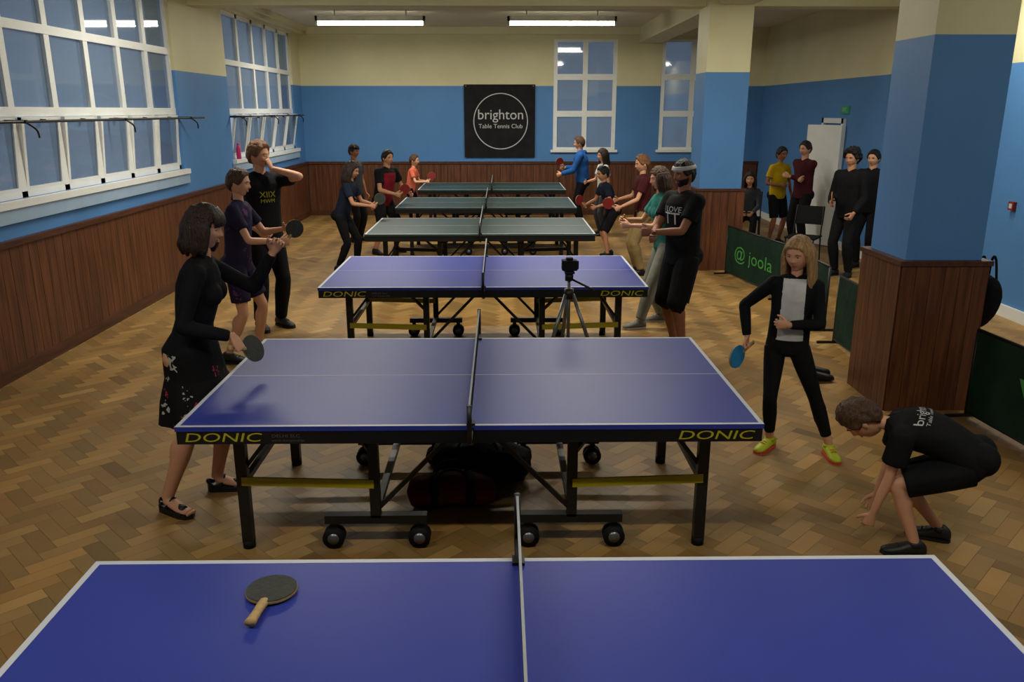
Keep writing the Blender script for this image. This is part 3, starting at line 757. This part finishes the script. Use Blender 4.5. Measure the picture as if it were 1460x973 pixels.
person('young_man_in_black_tshirt',(-2.38,8.28),-48,1.87,'m',wr=(.22,-.16,.98),wl=(.14,.06,1.52),el=(.1,1,-.6),er=(-.7,-.6,-.4),top=TEE(C_black,hem=-.2,loose=.02),bottom=BOT(C_black,1.98,loose=.016),
  hairc=H_ging,skinm=S_fair,hyaw=30,decals=(('XIIX',.075,.68,0,'f',M_yeltext,0),('MWM',.05,.57,0,'f',M_yeltext,0)),curl=(40,80),nl=(-.7,-.6,.1),dl=(-.1,-.35,.9),ho=dict(thick=.022))
person('girl_in_navy_shirt',(-2.14,11.4),-12,1.54,'c',pelvis=(-.05,0,.9),neck=(.12,0,1.40),wr=(.46,-.1,1.05),wl=(.42,.14,1.05),top=TEE(C_navy),bottom=BOT(C_leg,1.95,loose=.01),hair='long',hairc=H_dark,
  hpitch=15,skinm=S_mid,rbat=M_darkr,curl=(80,40),fr=(-.1,-.13,-5),fl=(.1,.13,5),hk=1.08)
person('man_at_back',(-2.46,14.1),-25,1.62,'m',top=TEE(C_dgrey),bottom=BOT(C_black,1.98),hairc=H_black,hair='short',ho=dict(cap=True),skinm=S_tan,vox=.014)
def redfn(c,elr,ell): return C_black if (abs(c.y)>.13 or c.z>1.34) else None
person('boy_in_red_sports_shirt',(-1.80,12.9),-38,1.63,'m',pelvis=(-.03,0,.9),neck=(.09,0,1.41),wr=(.38,-.12,1.02),wl=(.30,.3,1.0),top=TEE(C_red,fn=redfn,loose=.022),bottom=BOT(C_black,.85,flare=.02),hairc=H_black,
  skinm=S_mid,rbat=M_red,curl=(80,40),fr=(-.05,-.2,-10),fl=(.05,.2,10),vox=.013)
person('child_in_salmon_shirt',(-1.72,16.1),-12,1.36,'c',pelvis=(-.02,0,.91),neck=(.08,0,1.42),wr=(.42,-.1,1.1),wl=(.36,.14,1.1),top=TEE(C_salmon),bottom=BOT(C_black,.9),hairc=H_brown,hk=1.15,skinm=S_pink,rbat=M_red,curl=(80,40),vox=.015)
person('boy_in_blue_hoodie',(1.55,15.6),172,1.72,'m',pelvis=(0,0,.92),neck=(.06,0,1.44),wr=(.36,-.16,1.15),wl=(.4,.14,1.05),top=LS(C_blue,loose=.022,hood=True),bottom=BOT(C_black,1.98),hairc=H_brown,skinm=S_fair,rbat=M_red,curl=(80,40),vox=.014)
person('child_in_white_tshirt',(1.84,14.8),195,1.5,'c',wr=(.3,-.16,1.1),wl=(.1,.2,.9),top=TEE(C_white),bottom=BOT(C_dgrey,1.95),hairc=H_dark,hair='long',skinm=S_fair,vox=.014,hk=1.1)
person('boy_in_navy_tshirt',(1.66,12.5),196,1.40,'c',pelvis=(-.06,0,.89),neck=(.12,0,1.39),wr=(.42,-.16,1.0),wl=(.34,.16,.98),top=TEE(C_navy,loose=.02),bottom=BOT(C_black,.95,flare=.02),hairc=H_black,skinm=S_mid,hk=1.15,
  rbat=M_red,curl=(80,40),fr=(-.1,-.16,-8),fl=(.08,.16,8),vox=.013,hpitch=10)
person('boy_in_maroon_shirt',(1.90,11.1),186,1.60,'c',pelvis=(-.02,0,.92),wr=(.3,-.2,1.1),wl=(.34,.12,1.02),top=TEE(C_maroon,loose=.02),bottom=BOT(C_khaki,1.97,loose=.02),hairc=H_ging,skinm=S_fair,lbat=M_red,curl=(40,80),vox=.013,hk=1.05,hpitch=10)
person('woman_in_teal_shirt',(1.68,8.35),186,1.66,'f',pelvis=(-.02,0,.9),neck=(.06,0,1.42),wr=(.40,-.14,1.15),wl=(.42,.12,1.12),top=TEE(C_teal),bottom=BOT(C_lgrey,1.95,loose=.014),hairc=H_brown,hair='bob',skinm=S_fair,
  fr=(-.05,-.12,-5),fl=(.28,.16,5),shoes=(M_greysh,M_sole),hpitch=8)
person('bearded_man_with_headband',(1.66,7.4),208,1.74,'m',wr=(.34,-.02,1.10),wl=(.36,.0,1.14),er=(-.5,-.8,-.5),el=(-.5,.8,-.5),top=TEE(C_black,hem=-.2,loose=.024),bottom=BOT(C_black,1.02,loose=.022,flare=.03),
  hairc=H_black,skinm=S_tan,ho=dict(headband=True,beard=True),decals=(('I LOVE',.07,.76,0,'f',M_print,0),('TT',.15,.60,0,'f',M_print,0)),fr=(-.06,-.13,-8),fl=(.05,.13,8),vox=.010,curl=(60,60),hpitch=6,hyaw=-8)
def cardi(c,elr,ell):
    if .02<c.x<.145 and abs(c.y+.04)<.085+.06*max(0,(1.2-c.z)) and .95<c.z<1.43: return C_white
    return None
person('girl_in_black_cardigan',(1.88,5.03),252,1.42,'c',pelvis=(0,-.05,.90),neck=(.01,-.03,1.43),wr=(.02,-.36,.93),wl=(.21,-.06,1.10),er=(-.4,-1,-.1),el=(-.3,1,-.5),fr=(.0,-.12,-30),fl=(.02,.34,18),
  top=LS(C_black,fn=cardi,hem=-.12,loose=.014),bottom=BOT(C_leg,1.78,loose=.007,flare=0),hair='long',hairc=H_blond,skinm=S_fair,ho=dict(len=.28),hk=1.12,hyaw=-28,hpitch=10,
  rbat=M_bluer,curl=(80,45),vox=.007,shoes=(M_trainer,M_pinkshoe),dr=(.15,-.1,-1),nr=(.5,.8,0),nl=(-.6,-.5,0),dl=(.1,-1,0),kl=(1,.3,0))
person('boy_bending_down',(2.17,3.76),157,1.40,'c',pelvis=(-.20,0,.64),neck=(.26,0,.81),hdir=(.9,0,.02),wr=(.30,-.17,.20),wl=(.33,.16,.21),er=(-.6,-.5,0),el=(-.5,.7,0),fr=(-.10,-.14,-5),fl=(.06,.14,10),
  top=TEE(C_black,hem=-.12,loose=.032),bottom=BOT(C_black,.9,flare=.03,loose=.02),hairc=H_brown,skinm=S_fair,hk=1.14,hyaw=-5,hpitch=-28,bow=.05,vox=.009,curl=(40,35),
  decals=(('brighton',.072,.80,.02,'b',M_print,0),('Table Tennis Club',.032,.70,.02,'b',M_print,0)),ho=dict(thick=.02))
person('bystander_in_yellow_tshirt',(4.6,13.7),-70,1.58,'c',wr=(.2,-.1,1.1),wl=(.1,.24,.9),top=TEE(C_yellow,loose=.02),bottom=BOT(C_black,.95,flare=.02),hairc=H_black,skinm=S_tan,vox=.014,hk=1.05)
person('bystander_in_maroon_top',(4.82,13.15),205,1.70,'m',wr=(.2,.1,1.16),wl=(.22,-.1,1.2),top=LS(C_maroon),bottom=BOT(C_black,1.98),hairc=H_dark,skinm=S_fair,vox=.014)
person('seated_spectator',(4.1,13.6),-110,1.5,'c',pelvis=(-.1,0,.57),neck=(-.02,0,1.09),wr=(.3,-.1,.66),wl=(.3,.1,.66),fr=(.42,-.12,0),fl=(.42,.12,0),top=LS(C_dgrey),bottom=BOT(C_black,1.95),hairc=H_dark,hair='long',skinm=S_fair,vox=.014,hk=1.1)
person('young_man_with_curly_hair',(4.62,10.9),214,1.68,'m',wr=(.26,-.1,1.05),wl=(.2,.22,.92),top=LS(C_black,hem=-.2,loose=.02),bottom=BOT(C_black,1.98),hair='curly',hairc=H_black,skinm=S_mid,rbat=M_red,curl=(80,40),vox=.013)
person('bystander_in_dark_jacket',(5.17,11.5),220,1.64,'m',top=LS(C_black,loose=.03),bottom=BOT(C_black,1.98),hairc=H_black,skinm=S_fair,vox=.014)
print('people',time.time()-T0)

# ---------------------------------------------------------------- props
def chair(x,y,rot,name='chair'):
    b=B();R=Matrix.Rotation(math.radians(rot),3,'Z');o=V((x,y,0))
    T=lambda p:o+R@V(p)
    for sx in(-1,1):
        b.tube([T((.2,sx*.2,0)),T((.19,sx*.19,.44))],[.011,.011],M_black,8,1)
        b.tube([T((-.22,sx*.2,0)),T((-.18,sx*.19,.44)),T((-.2,sx*.19,.62)),T((-.25,sx*.18,.86))],[.011]*4,M_black,8,2)
        b.tube([T((.19,sx*.19,.43)),T((-.18,sx*.19,.43))],[.01,.01],M_black,8,1)
    b.box(T((.01,0,.445)),(.42,.42,.02),M_rubber,R)
    Rb=R@Matrix.Rotation(math.radians(-10),3,'Y');b.box(T((-.235,0,.73)),(.02,.4,.26),M_rubber,Rb)
    return b.finish(name,(x,y,0),bevel=.006)
chair(4.13,13.68,-110);chair(4.3,11.55,235)
def barrier(p,q,txt=None,h=.66,ts=.2):
    b=B();p=V(p+(0,));q=V(q+(0,));d=(q-p).normalized();n=V((-d.y,d.x,0))
    b.beam(p+V((0,0,h/2+.02)),q+V((0,0,h/2+.02)),.014,h-.04,M_barr)
    b.cyl(p+V((0,0,h)),q+V((0,0,h)),.012,M_black);b.cyl(p+V((0,0,.04)),q+V((0,0,.04)),.01,M_black)
    for e in(p,q):
        b.cyl(e,e+V((0,0,h)),.012,M_black);b.beam(e-n*.16+V((0,0,.012)),e+n*.16+V((0,0,.012)),.02,.02,M_black)
    if txt:
        nn=n if n.x<0 else -n
        right=V((0,0,1)).cross(nn);c=(p+q)/2
        b.text(txt,ts,c+nn*.008+V((0,0,.34)),right,(0,0,1),M_gprint,sx=1.4)
    b.finish('table_tennis_barrier',(p+q)/2)
barrier((3.10,11.1),(3.34,9.5),'@ joola',ts=.24)
barrier((3.36,9.4),(3.30,8.05));barrier((3.22,7.6),(3.20,6.5),'V',ts=.26);barrier((3.42,5.62),(3.52,4.4),'V',ts=.3);barrier((3.54,4.2),(3.5,2.8))
b=B();c=V((.5,5.85,0))
for a in(100,215,340):
    d=V((math.cos(math.radians(a)),math.sin(math.radians(a)),0))
    b.cyl(c+d*.36+V((0,0,.02)),c+d*.19+V((0,0,.45)),.009,M_grey);b.cyl(c+d*.20+V((0,0,.42)),c+d*.03+V((0,0,.88)),.014,M_grey);b.ell(c+d*.36+V((0,0,.016)),(.016,.016,.015),M_rubber)
    b.cyl(c+d*.15+V((0,0,.55)),c+V((0,0,.55)),.005,M_grey);b.ell(c+d*.195+V((0,0,.43)),(.02,.02,.02),M_black)
b.cyl(c+V((0,0,.5)),c+V((0,0,1.02)),.012,M_grey);b.cyl(c+V((0,0,.85)),c+V((0,0,.92)),.035,M_black);b.cyl(c+V((0,0,.98)),c+V((0,0,1.04)),.03,M_black)
b.cyl(c+V((0,0,1.0)),c+V((.17,-.1,.93)),.008,M_black);b.box(c+V((0,0,1.045)),(.07,.1,.015),M_black)
b.finish('tripod',c)
b=B();b.box(c+V((0,.0,1.095)),(.11,.08,.075),M_rubber);b.box(c+V((0,0,1.14)),(.05,.05,.02),M_rubber);b.cyl(c+V((.0,.04,1.095)),c+V((.0,.12,1.095)),.033,M_black)
b.box(c+V((.055,-.01,1.1)),(.02,.06,.065),M_black);b.finish('camera',c+V((0,0,1.05)),bevel=.006)
def bag(x,y,L,W,H,m1,m2,rot,z0=0,name='sports_bag'):
    R=Matrix.Rotation(math.radians(rot),3,'Z');t=B();o=V((x,y,0))
    t.tube([o+R@V((-L/2,0,H*.45)),o+R@V((-L/4,0,H*.5)),o+R@V((0,.02,H*.52)),o+R@V((L/4,0,H*.48)),o+R@V((L/2,0,H*.42))],[(H*.38,W*.4),(H*.5,W*.5),(H*.52,W*.5),(H*.48,W*.5),(H*.36,W*.38)],m1,18,4,side=(0,0,1),cap=.4)
    for p in t.v:
        p.z=max(.004,p.z+.012*mnoise.noise(p*14))
    b=B();vs,fs=remesh(t,.012,2)
    for v_ in vs:
        v_.z=max(.003,v_.z)
    def fn(c_):
        l=R.transposed()@(c_-o);return m2 if abs(abs(l.x)-L*.22)<.025 or l.z<H*.25 else None
    b.add(vs,fs,m1,True,fn)
    for s_ in(-1,1): b.tube([o+R@V((-L*.22,s_*W*.3,H*.9)),o+R@V((-L*.1,s_*W*.25,H*1.25)),o+R@V((L*.1,s_*W*.25,H*1.25)),o+R@V((L*.22,s_*W*.3,H*.9))],[(.006,.014)]*4,m2,8,3)
    if z0:
        for p in b.v: p.z+=z0
        b.tube([(x-.02,y-.05,z0+H),(x-.10,y,z0+H+.12),(x-.02,y+.05,z0+H)],[(.006,.014)]*3,m2,8,3);b.cyl((x-.12,y,z0+H+.1),(x-.06,y,z0+H+.12),.008,M_grey)
    b.finish(name,(x,y,z0))
bag(-.28,4.27,.46,.26,.19,M_bagr,M_bag,5);bag(-.12,4.62,.55,.3,.26,M_bag,M_rubber,-12)
bag(3.63,5.98,.24,.16,.42,M_bag,M_bag,90,.58,'backpack')
for dx,dy in((0,0),(.03,.16)):
    b=B();o=V((2.62+dx,6.45+dy,0));rg=[]
    for x,w,z,hh in((-.1,.03,.045,.04),(-.06,.04,.05,.05),(0,.042,.045,.04),(.08,.047,.035,.03),(.14,.04,.028,.02)): rg.append((o+V((x,0,z)),V((0,w,0)),V((0,0,hh))))
    b.loft(rg,M_shoe,14)
    for p in b.v:p.z=max(0,p.z)
    b.finish('trainer',o)
b=B();b.tube([(XL+.02,13.2,1.441),(XL+.02,13.2,1.5),(XL+.02,13.2,1.6),(XL+.02,13.2,1.64),(XL+.02,13.2,1.68)],[.035,.036,.034,.018,.018],M_pink,14,2,cap=.0);b.finish('drinks_bottle',(XL+.02,13.2,1.441))

# ---------------------------------------------------------------- world, camera
w=bpy.data.worlds.new('dusk');scene.world=w;w.use_nodes=True
bg=w.node_tree.nodes['Background'];bg.inputs[0].default_value=(.36,.46,.62,1);bg.inputs[1].default_value=.75
cam=bpy.data.cameras.new('camera');co=bpy.data.objects.new('camera_main',cam);COL.objects.link(co)
cam.sensor_width=36;cam.lens=36*1170/1460;cam.clip_end=100
co.location=(0,0,2.17);co.rotation_euler=(math.radians(90-15.7),0,math.radians(-.83));scene.camera=co
scene.view_settings.view_transform='Standard'
print('total',time.time()-T0)
